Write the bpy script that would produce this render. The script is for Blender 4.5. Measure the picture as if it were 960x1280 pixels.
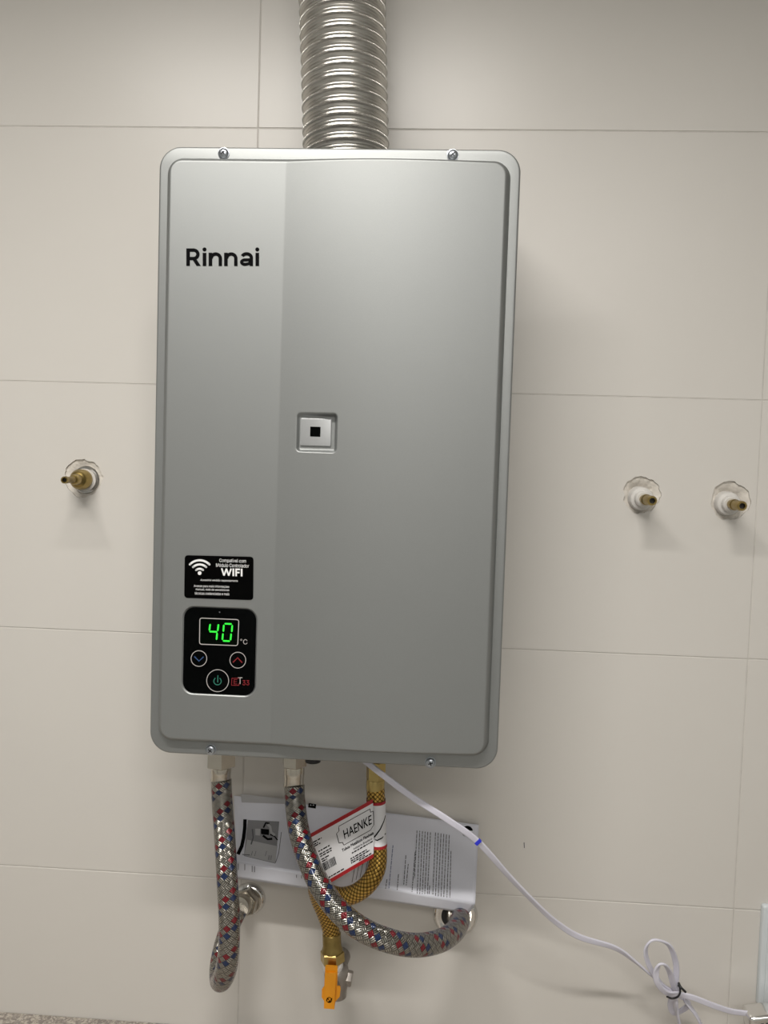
import bpy, bmesh, math, random
from mathutils import Vector, Matrix
random.seed(7)
PI = math.pi
for o in list(bpy.data.objects): bpy.data.objects.remove(o, do_unlink=True)
sc = bpy.context.scene
C = sc.collection

# ------------------------------------------------------------------ camera
CX, CY, CZ = 0.21101, -0.91889, -0.39984
FPX = 965.58
RM = (Matrix.Rotation(0.05301, 3, 'Z') @ Matrix.Rotation(PI/2-0.05028, 3, 'X') @ Matrix.Rotation(0.03153, 3, 'Z'))
cam = bpy.data.cameras.new('camera')
cam.sensor_fit = 'VERTICAL'; cam.sensor_height = 24.0; cam.lens = FPX/1280*24.0
cam.clip_start = 0.02
co = bpy.data.objects.new('camera', cam); C.objects.link(co)
co.matrix_world = Matrix.Translation((CX, CY, CZ)) @ RM.to_4x4()
sc.camera = co

# ------------------------------------------------------------------ world, light, exposure
w = bpy.data.worlds.new('world'); sc.world = w; w.use_nodes = True
w.node_tree.nodes['Background'].inputs[0].default_value = (0.75, 0.85, 1.0, 1)
w.node_tree.nodes['Background'].inputs[1].default_value = 0.12
sc.view_settings.view_transform = 'Standard'; sc.view_settings.look = 'None'
sc.view_settings.gamma = 1.0; sc.view_settings.use_curve_mapping = False
sc.view_settings.exposure = 0.05
LAMP = (-0.06, -0.90, 0.48)
ld = bpy.data.lights.new('tube_light', 'AREA'); ld.shape = 'RECTANGLE'
ld.size = 0.80; ld.size_y = 0.05; ld.energy = 17.3; ld.color = (1.0, 0.965, 0.915); ld.spread = math.radians(149)
lo = bpy.data.objects.new('tube_light', ld); C.objects.link(lo); lo.location = LAMP
FILL_LAMP = (0.60, -2.15, 0.52)          # unseen fill light, added deeper in the room to lift the shadows
l2 = bpy.data.lights.new('rear_fill', 'AREA'); l2.shape = 'RECTANGLE'
l2.size = 1.0; l2.size_y = 0.30; l2.energy = 10.5; l2.color = (1.0, 0.965, 0.93)
lo2 = bpy.data.objects.new('rear_fill', l2); C.objects.link(lo2); lo2.location = FILL_LAMP
CEIL, FLOOR = 0.60, -1.95
XL, XR, YF = -1.5, 1.9, -2.6

def at(px, py, depth):
    """point that lies `depth` metres in front of the tiled wall on the sight line measured at a photo pixel"""
    d = RM @ Vector(((px-480)/FPX, -(py-640)/FPX, -1.0))
    t = (-depth - CY)/d.y
    return Vector((CX+d.x*t, -depth, CZ+d.z*t))

# ------------------------------------------------------------------ materials
def mat(name, col, rough=0.5, metal=0.0, noise=0.0, nscale=20.0, bump=0.0, bscale=200.0, coat=0.0, spec=0.5, emis=None, es=0.0):
    m = bpy.data.materials.new(name); m.use_nodes = True
    nt = m.node_tree; b = nt.nodes['Principled BSDF']
    b.inputs['Roughness'].default_value = rough; b.inputs['Metallic'].default_value = metal
    b.inputs['Coat Weight'].default_value = coat; b.inputs['Specular IOR Level'].default_value = spec
    b.inputs['Coat Roughness'].default_value = 0.08
    tc = nt.nodes.new('ShaderNodeTexCoord')
    if noise >= 0:
        n = nt.nodes.new('ShaderNodeTexNoise'); n.inputs['Scale'].default_value = nscale; n.inputs['Detail'].default_value = 4
        nt.links.new(tc.outputs['Object'], n.inputs['Vector'])
        r = nt.nodes.new('ShaderNodeValToRGB')
        k = noise
        r.color_ramp.elements[0].position = 0.3; r.color_ramp.elements[1].position = 0.7
        r.color_ramp.elements[0].color = (*[c*(1-k) for c in col], 1)
        r.color_ramp.elements[1].color = (*[min(1, c*(1+k)) for c in col], 1)
        nt.links.new(n.outputs['Fac'], r.inputs[0]); nt.links.new(r.outputs[0], b.inputs['Base Color'])
    if bump:
        n2 = nt.nodes.new('ShaderNodeTexNoise'); n2.inputs['Scale'].default_value = bscale; n2.inputs['Detail'].default_value = 3
        nt.links.new(tc.outputs['Object'], n2.inputs['Vector'])
        bp = nt.nodes.new('ShaderNodeBump'); bp.inputs['Strength'].default_value = bump; bp.inputs['Distance'].default_value = 0.001
        nt.links.new(n2.outputs['Fac'], bp.inputs['Height']); nt.links.new(bp.outputs[0], b.inputs['Normal'])
    if emis:
        b.inputs['Emission Color'].default_value = (*emis, 1); b.inputs['Emission Strength'].default_value = es
    return m

M = {}
M['tile'] = mat('tile_glaze', (0.64, 0.615, 0.575), 0.32, noise=0.015, nscale=3, bump=0.05, bscale=14)
M['grout'] = mat('grout', (0.56, 0.535, 0.50), 0.9, noise=0.08, nscale=60, bump=0.3)
M['paint'] = mat('room_paint', (0.62, 0.63, 0.62), 0.8, noise=0.02)
M['ceilpaint'] = mat('ceiling_paint', (0.8, 0.8, 0.79), 0.85, noise=0.02)
M['floor'] = mat('floor_tile', (0.60, 0.59, 0.57), 0.4, noise=0.1)
M['silver'] = mat('silver_paint', (0.30, 0.31, 0.307), 0.49, 0.77, noise=0.02, nscale=1500, bump=0.06, bscale=1800)
M['silver_dark'] = mat('casing_grey', (0.30, 0.31, 0.31), 0.5, 0.5)
M['zinc'] = mat('zinc_screw', (0.45, 0.48, 0.52), 0.28, 1.0)
M['dark'] = mat('dark_recess', (0.02, 0.02, 0.022), 0.6)
M['blackgloss'] = mat('black_gloss_plastic', (0.001, 0.0013, 0.0013), 0.22, spec=0.05)
M['sticker'] = mat('black_sticker', (0.001, 0.001, 0.001), 0.40, spec=0.04)
M['ink'] = mat('black_ink', (0.002, 0.002, 0.0025), 0.6, spec=0.05)
M['inkgrey'] = mat('grey_ink', (0.10, 0.10, 0.11), 0.7)
M['inkmid'] = mat('mid_grey_ink', (0.23, 0.23, 0.24), 0.7)
M['inklight'] = mat('light_grey_ink', (0.42, 0.42, 0.43), 0.7)
M['inkblue'] = mat('blue_ink', (0.16, 0.18, 0.30), 0.7)
M['white'] = mat('white_ink', (0.8, 0.8, 0.8), 0.5)
M['greyprint'] = mat('grey_print', (0.42, 0.40, 0.39), 0.5)
M['blueprint'] = mat('blue_print', (0.02, 0.06, 0.16), 0.5)
M['redprint'] = mat('red_print', (0.20, 0.007, 0.012), 0.5)
M['greenprint'] = mat('green_print', (0.02, 0.16, 0.11), 0.5)
M['led'] = mat('green_led', (0.01, 0.3, 0.02), 0.5, emis=(0.03, 1.0, 0.05), es=0.75)
M['ledoff'] = mat('display_window', (0.0005, 0.002, 0.0007), 0.22, spec=0.05)
M['bezel'] = mat('sensor_bezel_plastic', (0.40, 0.41, 0.415), 0.35, 0.3)
M['nickel'] = mat('nickel_plating', (0.58, 0.54, 0.47), 0.22, 1.0, noise=0.03, nscale=90, bump=0.05)
M['chrome'] = mat('chrome', (0.75, 0.74, 0.72), 0.12, 1.0)
M['brass'] = mat('brass', (0.34, 0.25, 0.09), 0.33, 1.0, noise=0.15, nscale=120, bump=0.15)
M['brassbright'] = mat('bright_brass', (0.50, 0.38, 0.15), 0.28, 1.0, noise=0.10, nscale=100, bump=0.1)
M['whiteplastic'] = mat('white_plastic', (0.62, 0.60, 0.57), 0.4, noise=0.03, nscale=80)
M['plaster'] = mat('raw_plaster', (0.66, 0.62, 0.56), 0.95, noise=0.12, nscale=120, bump=1.0, bscale=250)
M['cord'] = mat('white_cord_pvc', (0.66, 0.65, 0.74), 0.38, noise=0.01)
M['bluemark'] = mat('blue_tape', (0.02, 0.03, 0.55), 0.5)
M['tie'] = mat('black_tie', (0.01, 0.01, 0.012), 0.45)
M['tape'] = mat('thread_tape', (0.75, 0.73, 0.70), 0.7, bump=0.4)
M['castgrey'] = mat('cast_valve_body', (0.36, 0.33, 0.30), 0.42, 0.8, noise=0.06, nscale=80, bump=0.3)
M['yellow'] = mat('yellow_handle', (0.80, 0.31, 0.006), 0.38, noise=0.03)
M['paper'] = mat('leaflet_paper', (0.70, 0.71, 0.78), 0.75, noise=0.01)
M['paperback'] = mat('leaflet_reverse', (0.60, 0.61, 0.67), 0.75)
M['labelpaper'] = mat('label_paper', (0.72, 0.72, 0.74), 0.45, noise=0.01)
M['labelred'] = mat('label_red', (0.36, 0.008, 0.014), 0.45)
M['outlet'] = mat('socket_plate_plastic', (0.60, 0.64, 0.66), 0.25)
M['sealant'] = mat('sealant', (0.70, 0.67, 0.60), 0.5)
M['lamp'] = mat('lamp_diffuser', (0.8, 0.8, 0.8), 0.5, emis=(1, 0.95, 0.88), es=3.0)
M['lampbody'] = mat('lamp_housing', (0.7, 0.7, 0.7), 0.5)

def nodes(m): return m.node_tree, m.node_tree.nodes, m.node_tree.links, m.node_tree.nodes['Principled BSDF']
def math_n(nt, op, a, b=None, c=None):
    n = nt.nodes.new('ShaderNodeMath'); n.operation = op
    for i, v in enumerate((a, b, c)):
        if v is None: continue
        if isinstance(v, (int, float)): n.inputs[i].default_value = v
        else: nt.links.new(v, n.inputs[i])
    return n.outputs[0]
def mixc(nt, f, a, b):
    n = nt.nodes.new('ShaderNodeMix'); n.data_type = 'RGBA'
    nt.links.new(f, n.inputs[0]) if not isinstance(f, (int, float)) else None
    for v, i in ((a, 6), (b, 7)):
        if isinstance(v, tuple): n.inputs[i].default_value = (*v, 1)
        else: nt.links.new(v, n.inputs[i])
    return n.outputs[2]

def braid(name, base, dark, n, lead, wires, tracers, rough, coat, wire_depth=0.5, gap=0.5, pil=1.0, per=None):
    """woven metal braid: UV.x = turns round the hose, UV.y = metres along it"""
    m = mat(name, base, rough, 1.0, noise=-1, coat=coat)
    nt, N, L, b = nodes(m)
    uv = N.new('ShaderNodeUVMap'); uv.uv_map = 'UVMap'
    sp = N.new('ShaderNodeSeparateXYZ'); L.new(uv.outputs[0], sp.inputs[0])
    vt = math_n(nt, 'MULTIPLY', sp.outputs[1], -1/lead)
    s = math_n(nt, 'MULTIPLY', math_n(nt, 'ADD', sp.outputs[0], vt), n)
    t = math_n(nt, 'MULTIPLY', math_n(nt, 'SUBTRACT', sp.outputs[0], vt), n)
    si, ti = math_n(nt, 'FLOOR', s), math_n(nt, 'FLOOR', t)
    sf, tf = math_n(nt, 'FRACT', s), math_n(nt, 'FRACT', t)
    over = math_n(nt, 'FLOORED_MODULO', math_n(nt, 'ADD', si, ti), 2.0)      # 1: strand of family s on top
    inv = math_n(nt, 'SUBTRACT', 1.0, over)
    def prof(f):      # rounded strand, dark at both rims
        return math_n(nt, 'SINE', math_n(nt, 'MULTIPLY', f, PI))
    def wire(f):
        return math_n(nt, 'ABSOLUTE', math_n(nt, 'SINE', math_n(nt, 'MULTIPLY', f, PI*wires)))
    hs = math_n(nt, 'ADD', math_n(nt, 'MULTIPLY', prof(tf), pil), math_n(nt, 'MULTIPLY', wire(sf), wire_depth))
    ht = math_n(nt, 'ADD', math_n(nt, 'MULTIPLY', prof(sf), pil), math_n(nt, 'MULTIPLY', wire(tf), wire_depth))
    h = math_n(nt, 'ADD', math_n(nt, 'MULTIPLY', hs, over), math_n(nt, 'MULTIPLY', ht, inv))
    ws = math_n(nt, 'ADD', math_n(nt, 'MULTIPLY', wire(sf), over), math_n(nt, 'MULTIPLY', wire(tf), inv))
    ps = math_n(nt, 'ADD', math_n(nt, 'MULTIPLY', prof(tf), over), math_n(nt, 'MULTIPLY', prof(sf), inv))
    dk = math_n(nt, 'MULTIPLY', math_n(nt, 'POWER', ws, 0.6 if wires < 3 else 1.1), math_n(nt, 'POWER', ps, gap))
    col = mixc(nt, dk, dark, base)
    if tracers:
        idx = math_n(nt, 'FLOORED_MODULO', si, float(per or n))
        for k, c in tracers:
            e = math_n(nt, 'MULTIPLY', math_n(nt, 'COMPARE', idx, float(k), 0.4), over)
            cc = mixc(nt, dk, tuple(v*0.25 for v in c), c)
            col = mixc(nt, e, col, cc)
            b_in = b.inputs['Metallic']
        e2 = None
        for k, c in tracers:
            q = math_n(nt, 'COMPARE', idx, float(k), 0.4)
            e2 = q if e2 is None else math_n(nt, 'ADD', e2, q)
        L.new(math_n(nt, 'SUBTRACT', 1.0, math_n(nt, 'MULTIPLY', math_n(nt, 'MULTIPLY', e2, over), 0.8)), b.inputs['Metallic'])
    L.new(col, b.inputs['Base Color'])
    bp = N.new('ShaderNodeBump'); bp.inputs['Strength'].default_value = 0.8; bp.inputs['Distance'].default_value = 0.0005
    L.new(h, bp.inputs['Height']); L.new(bp.outputs[0], b.inputs['Normal'])
    return m
M['braid_steel'] = braid('steel_braid', (0.56, 0.54, 0.49), (0.02, 0.018, 0.015), 8, 0.058, 3,
                         [(1, (0.24, 0.006, 0.016)), (0, (0.012, 0.035, 0.12))], 0.20, 0.25, wire_depth=1.1, gap=0.35, pil=0.4, per=4)
M['braid_brass'] = braid('brass_braid', (0.72, 0.45, 0.11), (0.020, 0.010, 0.002), 12, 0.060, 1, None, 0.34, 0.1, wire_depth=0.2, gap=0.85)

# flue aluminium
m = mat('flue_aluminium', (0.56, 0.54, 0.50), 0.27, 1.0, noise=0.06, nscale=60); M['alu'] = m
nt, N, L, b = nodes(m)
uv = N.new('ShaderNodeUVMap'); uv.uv_map = 'UVMap'; sp = N.new('ShaderNodeSeparateXYZ'); L.new(uv.outputs[0], sp.inputs[0])
wv = math_n(nt, 'SINE', math_n(nt, 'MULTIPLY', sp.outputs[0], 2*PI*190))          # crimp ribs on the seam only
fr_ = math_n(nt, 'FRACT', sp.outputs[1])
mk = math_n(nt, 'MULTIPLY', math_n(nt, 'GREATER_THAN', fr_, 0.10), math_n(nt, 'LESS_THAN', fr_, 0.38))
mk = math_n(nt, 'ADD', math_n(nt, 'MULTIPLY', mk, 0.95), 0.05)
bp = N.new('ShaderNodeBump'); bp.inputs['Strength'].default_value = 1.0; bp.inputs['Distance'].default_value = 0.0006
L.new(math_n(nt, 'MULTIPLY', wv, mk), bp.inputs['Height']); L.new(bp.outputs[0], b.inputs['Normal'])

# granite
m = mat('speckled_granite', (0.3, 0.27, 0.24), 0.35, noise=-1); nt, N, L, b = nodes(m)
tc = N['Texture Coordinate']; vo = N.new('ShaderNodeTexVoronoi'); vo.inputs['Scale'].default_value = 420
L.new(tc.outputs['Object'], vo.inputs['Vector'])
rp = N.new('ShaderNodeValToRGB'); rp.color_ramp.interpolation = 'CONSTANT'
E = rp.color_ramp.elements; E[0].color = (0.22, 0.19, 0.17, 1); E[1].position = 0.3; E[1].color = (0.36, 0.32, 0.27, 1)
e = E.new(0.55); e.color = (0.29, 0.26, 0.23, 1); e = E.new(0.75); e.color = (0.50, 0.46, 0.40, 1)
sx = N.new('ShaderNodeSeparateColor'); L.new(vo.outputs['Color'], sx.inputs[0]); L.new(sx.outputs[0], rp.inputs[0])
L.new(rp.outputs[0], b.inputs['Base Color']); M['granite'] = m

# ------------------------------------------------------------------ mesh helpers
def obj(name, bm, m, parent=None, smooth=True, ang=None):
    me = bpy.data.meshes.new(name); bm.to_mesh(me); bm.free(); me.materials.append(m)
    if smooth:
        for p in me.polygons: p.use_smooth = True
        try: me.set_sharp_from_angle(angle=math.radians(ang or 35))
        except Exception: pass
    o = bpy.data.objects.new(name, me); C.objects.link(o)
    if parent:
        o.parent = parent; o.matrix_parent_inverse = Matrix.Identity(4)
        pm = world_of(parent)
        o.matrix_local = pm.inverted()
    return o
WORLD = {}
def world_of(o):
    m = o.matrix_basis.copy()
    p = o.parent
    while p: m = p.matrix_basis @ m; p = p.parent
    return m
def tag(o, label=None, cat=None, group=None, kind=None):
    for k, v in (('label', label), ('category', cat), ('group', group), ('kind', kind)):
        if v: o[k] = v
    return o
def thing(name, loc, label, cat, group=None):
    o = bpy.data.objects.new(name, None); C.objects.link(o); o.location = loc; o.empty_display_size = 0.03
    return tag(o, label, cat, group)
def box(bm, x0, x1, y0, y1, z0, z1, bevel=0.0, seg=2, mtx=None):
    vs = [bm.verts.new((x, y, z)) for x in (x0, x1) for y in (y0, y1) for z in (z0, z1)]
    F = [(0,1,3,2), (4,6,7,5), (0,4,5,1), (2,3,7,6), (0,2,6,4), (1,5,7,3)]
    fs = [bm.faces.new([vs[i] for i in f]) for f in F]
    if bevel:
        es = list({e for f in fs for e in f.edges})
        r = bmesh.ops.bevel(bm, geom=es, offset=bevel, segments=seg, affect='EDGES', profile=0.5)
        vs = list({v for v in bm.verts if v.is_valid and v in set(r['verts'])} | {v for v in vs if v.is_valid})
    if mtx is not None: bmesh.ops.transform(bm, matrix=mtx, verts=vs)
    return vs
def rr(x0, x1, z0, z1, r, n=8):
    """rounded rectangle, counter-clockwise seen from the viewer (-y)"""
    P = []
    for cx, cz, a0 in ((x1-r, z1-r, 0), (x0+r, z1-r, PI/2), (x0+r, z0+r, PI), (x1-r, z0+r, 1.5*PI)):
        for k in range(n+1):
            a = a0+PI/2*k/n; P.append((cx+r*math.cos(a), cz+r*math.sin(a)))
    return P
def inset_pts(P, d):
    n = len(P); Q = []
    for i in range(n):
        a, b_, c = Vector(P[i-1]), Vector(P[i]), Vector(P[(i+1) % n])
        t1 = (b_-a); t2 = (c-b_)
        t = (t1.normalized() if t1.length > 1e-9 else Vector((0, 0)))+(t2.normalized() if t2.length > 1e-9 else Vector((0, 0)))
        if t.length < 1e-9: Q.append(P[i]); continue
        t.normalize(); Q.append((b_.x-t.y*d, b_.y+t.x*d))
    return Q
def plate(bm, P, yf, yb, bev=0.0, seg=3):
    """extruded outline P(x,z) with rounded front rim: front at y=yf (toward viewer), back at yb"""
    loops = []
    if bev:
        for k in range(seg+1):
            a = PI/2*k/seg
            Q = inset_pts(P, bev*(1-math.sin(a))) if False else inset_pts(P, bev*(1-math.sin(PI/2*(1-k/seg))))
            y = yf + bev*(1-math.cos(PI/2*(1-k/seg)))
            loops.append([bm.verts.new((x, y, z)) for x, z in Q])
        loops = loops[::-1] if False else loops
    else:
        loops.append([bm.verts.new((x, yf, z)) for x, z in P])
    # order: outermost first
    if bev:
        # k=0 -> sin(pi/2)=1 -> no inset, y=yf+bev ; k=seg -> inset bev, y=yf
        outer_first = loops
    else: outer_first = loops
    back = [bm.verts.new((x, yb, z)) for x, z in P]
    seq = [back]+outer_first
    n = len(P)
    for A, B in zip(seq[:-1], seq[1:]):
        for i in range(n):
            j = (i+1) % n
            bm.faces.new((A[i], A[j], B[j], B[i]))
    bm.faces.new(seq[-1]); bm.faces.new(back[::-1])
    bmesh.ops.recalc_face_normals(bm, faces=bm.faces[:])
def catmull(P, n=8):
    out = []
    P = [tuple(p) for p in P]
    Q = [tuple(2*a-b for a, b in zip(P[0], P[1]))]+P+[tuple(2*a-b for a, b in zip(P[-1], P[-2]))]
    for i in range(1, len(Q)-2):
        p0, p1, p2, p3 = Q[i-1:i+3]
        for k in range(n):
            t = k/n
            out.append(tuple(0.5*(2*b+(c-a)*t+(2*a-5*b+4*c-d)*t*t+(-a+3*b-3*c+d)*t**3) for a, b, c, d in zip(p0, p1, p2, p3)))
    out.append(P[-1]); return out
def resample(P, step):
    P = [Vector(p) for p in P]; L = [0]
    for a, b_ in zip(P[:-1], P[1:]): L.append(L[-1]+(b_-a).length)
    n = max(2, int(L[-1]/step)); out = []; j = 0
    for k in range(n+1):
        s = L[-1]*k/n
        while j < len(L)-2 and L[j+1] < s: j += 1
        f = (s-L[j])/max(1e-9, L[j+1]-L[j]); out.append(P[j].lerp(P[j+1], min(1, f)))
    return out, L[-1]
def tube(bm, path, r, seg=24, step=0.003, cap=True, rfun=None):
    P, LL = resample(path, step)
    uvl = bm.loops.layers.uv.get('UVMap') or bm.loops.layers.uv.new('UVMap')
    T = []
    for i in range(len(P)):
        T.append((P[min(i+1, len(P)-1)]-P[max(i-1, 0)]).normalized())
    nrm = Vector((1, 0, 0)); nrm = (nrm-T[0]*nrm.dot(T[0])).normalized()
    rings = []
    for i, p in enumerate(P):
        nrm = (nrm-T[i]*nrm.dot(T[i])).normalized(); bi = T[i].cross(nrm)
        rad = r*(rfun(i/(len(P)-1)) if rfun else 1)
        rings.append([bm.verts.new(p+nrm*math.cos(2*PI*k/seg)*rad+bi*math.sin(2*PI*k/seg)*rad) for k in range(seg)])
    for i in range(len(P)-1):
        v0, v1 = LL*i/(len(P)-1), LL*(i+1)/(len(P)-1)
        for k in range(seg):
            j = (k+1) % seg
            f = bm.faces.new((rings[i][k], rings[i][j], rings[i+1][j], rings[i+1][k]))
            for lp, uv in zip(f.loops, ((k/seg, v0), ((k+1)/seg, v0), ((k+1)/seg, v1), (k/seg, v1))): lp[uvl].uv = uv
    if cap: bm.faces.new(rings[0][::-1]); bm.faces.new(rings[-1])
    return P
def frame(d):
    d = Vector(d).normalized(); u = Vector((1, 0, 0)) if abs(d.x) < 0.9 else Vector((0, 0, 1))
    u = (u-d*u.dot(d)).normalized(); return u, d.cross(u), d
def lathe(bm, prof, p0, d, seg=32, hexa=False, phase=0.0):
    """prof = [(radius, distance along d)], open ends are capped"""
    u, v, d = frame(d); p0 = Vector(p0)
    if hexa: seg = 6
    rings = []
    for r, s in prof:
        rings.append([bm.verts.new(p0+d*s+(u*math.cos(2*PI*k/seg+phase)+v*math.sin(2*PI*k/seg+phase))*max(r, 1e-5)) for k in range(seg)])
    for A, B in zip(rings[:-1], rings[1:]):
        for k in range(seg):
            j = (k+1) % seg; bm.faces.new((A[k], A[j], B[j], B[k]))
    bm.faces.new(rings[0][::-1]); bm.faces.new(rings[-1])
def hexnut(bm, r, s0, s1, p0, d, phase=0.0, ch=0.0012):
    lathe(bm, [(r*0.9, s0), (r, s0+ch), (r, s1-ch), (r*0.9, s1)], p0, d, hexa=True, phase=phase)
def flip_fix(bm): bmesh.ops.recalc_face_normals(bm, faces=bm.faces[:])

# ---- flat print: 2D polygons mapped through a function to 3D
import os
FONT = None
_fp = os.path.join(bpy.utils.system_resource('DATAFILES'), 'fonts', 'Inter.woff2')      # Blender's own interface face
try:
    if os.path.exists(_fp): FONT = bpy.data.fonts.load(_fp)
except Exception: FONT = None
def text2d(s, bold=0.0, spacing=1.0, plain=False):
    cu = bpy.data.curves.new('tmp', 'FONT'); cu.body = s; cu.size = 1; cu.space_character = spacing
    if FONT and not plain: cu.font = FONT
    cu.resolution_u = 4
    o = bpy.data.objects.new('tmp', cu); C.objects.link(o)
    bpy.context.view_layer.update()
    me = bpy.data.meshes.new_from_object(o.evaluated_get(bpy.context.evaluated_depsgraph_get()))
    vs = [(v.co.x, v.co.y) for v in me.vertices]; fs = [tuple(p.vertices) for p in me.polygons]
    bpy.data.objects.remove(o, do_unlink=True); bpy.data.curves.remove(cu); bpy.data.meshes.remove(me)
    if bold:
        n = len(vs); V2, F2 = [], []
        for q in range(9):
            dx, dy = bold*(q % 3-1), bold*(q//3-1)
            V2 += [(x+dx, y+dy) for x, y in vs]; F2 += [tuple(i+q*n for i in f) for f in fs]
        vs, fs = V2, F2
    return vs, fs
def add_text(bm, s, x0, x1, y0, y1, fn, bold=0.0, shear=0.0, spacing=1.0, plain=False):
    """fit the bounding box of the words into x0..x1, y0..y1 (2D), then map"""
    vs, fs = text2d(s, bold, spacing, plain)
    ax, bx_ = min(v[0] for v in vs), max(v[0] for v in vs); ay, by = min(v[1] for v in vs), max(v[1] for v in vs)
    V = []
    per = len(vs)//9 if bold else len(vs)
    for i_, (x, y) in enumerate(vs):
        u, v = (x-ax)/(bx_-ax), (y-ay)/(by-ay)
        p = fn(x0+(x1-x0)*u+shear*v, y0+(y1-y0)*v)
        V.append(bm.verts.new((p[0], p[1]-8e-6*(i_//per), p[2])))
    for f in fs:
        try: bm.faces.new([V[i] for i in f])
        except ValueError: pass
def add_poly(bm, P, fn):
    V = [bm.verts.new(fn(x, y)) for x, y in P]
    if len(V) <= 4: bm.faces.new(V)
    else:
        f = bm.faces.new(V); bmesh.ops.triangulate(bm, faces=[f])
def add_stroke(bm, P, wd, fn, closed=False, sub=1):
    """band of width wd along polyline P in 2D"""
    P = [Vector(p) for p in P]
    if sub > 1:
        Q = []
        m_ = len(P) if closed else len(P)-1
        for i in range(m_):
            for k in range(sub): Q.append(P[i].lerp(P[(i+1) % len(P)], k/sub))
        if not closed: Q.append(P[-1])
        P = Q
    n = len(P); A = []; B = []
    for i in range(n):
        a = P[i-1] if (closed or i > 0) else P[i]; c = P[(i+1) % n] if (closed or i < n-1) else P[i]
        t = (c-a).normalized(); nn = Vector((-t.y, t.x))*wd/2
        A.append(bm.verts.new(fn(*(P[i]+nn)))); B.append(bm.verts.new(fn(*(P[i]-nn))))
    for i in range(n if closed else n-1):
        j = (i+1) % n; bm.faces.new((A[i], B[i], B[j], A[j]))
def circ(cx, cy, r, n=32, a0=0, a1=2*PI):
    full = abs(a1-a0-2*PI) < 1e-6
    return [(cx+r*math.cos(a0+(a1-a0)*k/(n if full else n-1)), cy+r*math.sin(a0+(a1-a0)*k/(n if full else n-1))) for k in range(n)]
def thin(o, t=0.00012):
    md = o.modifiers.new('thickness', 'SOLIDIFY'); md.thickness = t; md.offset = 0; return o
def pobj(name, bm, m, parent=None):
    return thin(obj(name, bm, m, parent, smooth=False))

# ------------------------------------------------------------------ setting
def slab(name, x0, x1, y0, y1, z0, z1, m, parent=None):
    bm = bmesh.new(); box(bm, x0, x1, y0, y1, z0, z1); o = obj(name, bm, m, parent, smooth=False)
    if not parent: tag(o, kind='structure')
    return o
TW, TH = 0.59497, 0.3027
zj = [0.0, -0.30235, -0.60411, -0.90567]
TT = 0.009                          # tile body thickness; tile faces lie in the plane y = 0
HOLES = [(104, 597.5, 0.0232, 0.8), (802, 618.5, 0.0215, 1.0), (913, 626, 0.0225, 1.6)]
hole_pts = []
for px, py, r, sd in HOLES:
    c = at(px, py, 0.0); rnd = random.Random(int(sd*10)); n = 54; P = []
    for k in range(n):
        a = 2*PI*k/n
        rad = r*(1+0.035*math.sin(3*a+sd)+0.025*math.sin(7*a+2*sd)+0.02*math.sin(13*a+sd)+rnd.uniform(-0.025, 0.025))
        P.append((c.x+rad*math.cos(a), c.z+rad*math.sin(a)))
    hole_pts.append((c, P))
wall = bpy.data.objects.new('wall_back', None)
bm = bmesh.new()
# mortar bed behind the tiles with the three chased holes left open
def filled_plane(bm, outer, holes, yf, yb):
    loops = [outer]+holes; E_ = []; VL = []
    for P in loops:
        V = [bm.verts.new((x, yf, z)) for x, z in P]; VL.append(V)
        for i in range(len(V)): E_.append(bm.edges.new((V[i], V[(i+1) % len(V)])))
    bmesh.ops.triangle_fill(bm, use_beauty=True, edges=E_)
    for V in VL:
        B = [bm.verts.new((v.co.x, yb, v.co.z)) for v in V]
        for i in range(len(V)):
            j = (i+1) % len(V); bm.faces.new((V[i], B[i], B[j], V[j]))
    bmesh.ops.recalc_face_normals(bm, faces=bm.faces[:])
    for f in bm.faces:                                           # front faces look at the room
        if abs(f.normal.y) > 0.9 and f.normal.y > 0: f.normal_flip()
filled_plane(bm, [(XL, FLOOR), (XR, FLOOR), (XR, CEIL), (XL, CEIL)], [P for c, P in hole_pts], 0.0005, 0.05)
wall = obj('wall_back', bm, M['grout'], smooth=False); tag(wall, kind='structure')
JW = 0.00065
cols = [(-3, XL), ] ; xs = [i*TW for i in range(-2, 4)]
xb = [XL]+[x for x in xs if XL < x < XR]+[XR]
zb = [CEIL]+[z for z in (0.30235,)]+zj+[-0.90567-TH*k for k in (1, 2, 3)]+[FLOOR]
for r_ in range(len(zb)-1):
    for c_ in range(len(xb)-1):
        x0, x1, z1, z0 = xb[c_]+JW, xb[c_+1]-JW, zb[r_]-JW, zb[r_+1]+JW
        hs = [P for c, P in hole_pts if x0 < c.x < x1 and z0 < c.z < z1]
        bm = bmesh.new()
        if hs:
            filled_plane(bm, [(x0, z0), (x1, z0), (x1, z1), (x0, z1)], hs, 0.0, TT)
        else:
            plate(bm, [(x1, z1), (x0, z1), (x0, z0), (x1, z0)], 0.0, TT, bev=0.0006, seg=1)
        off = random.uniform(-0.00015, 0.00015)
        o = obj('tile', bm, M['tile'], wall, smooth=False)
        o.location.y += off
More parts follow.
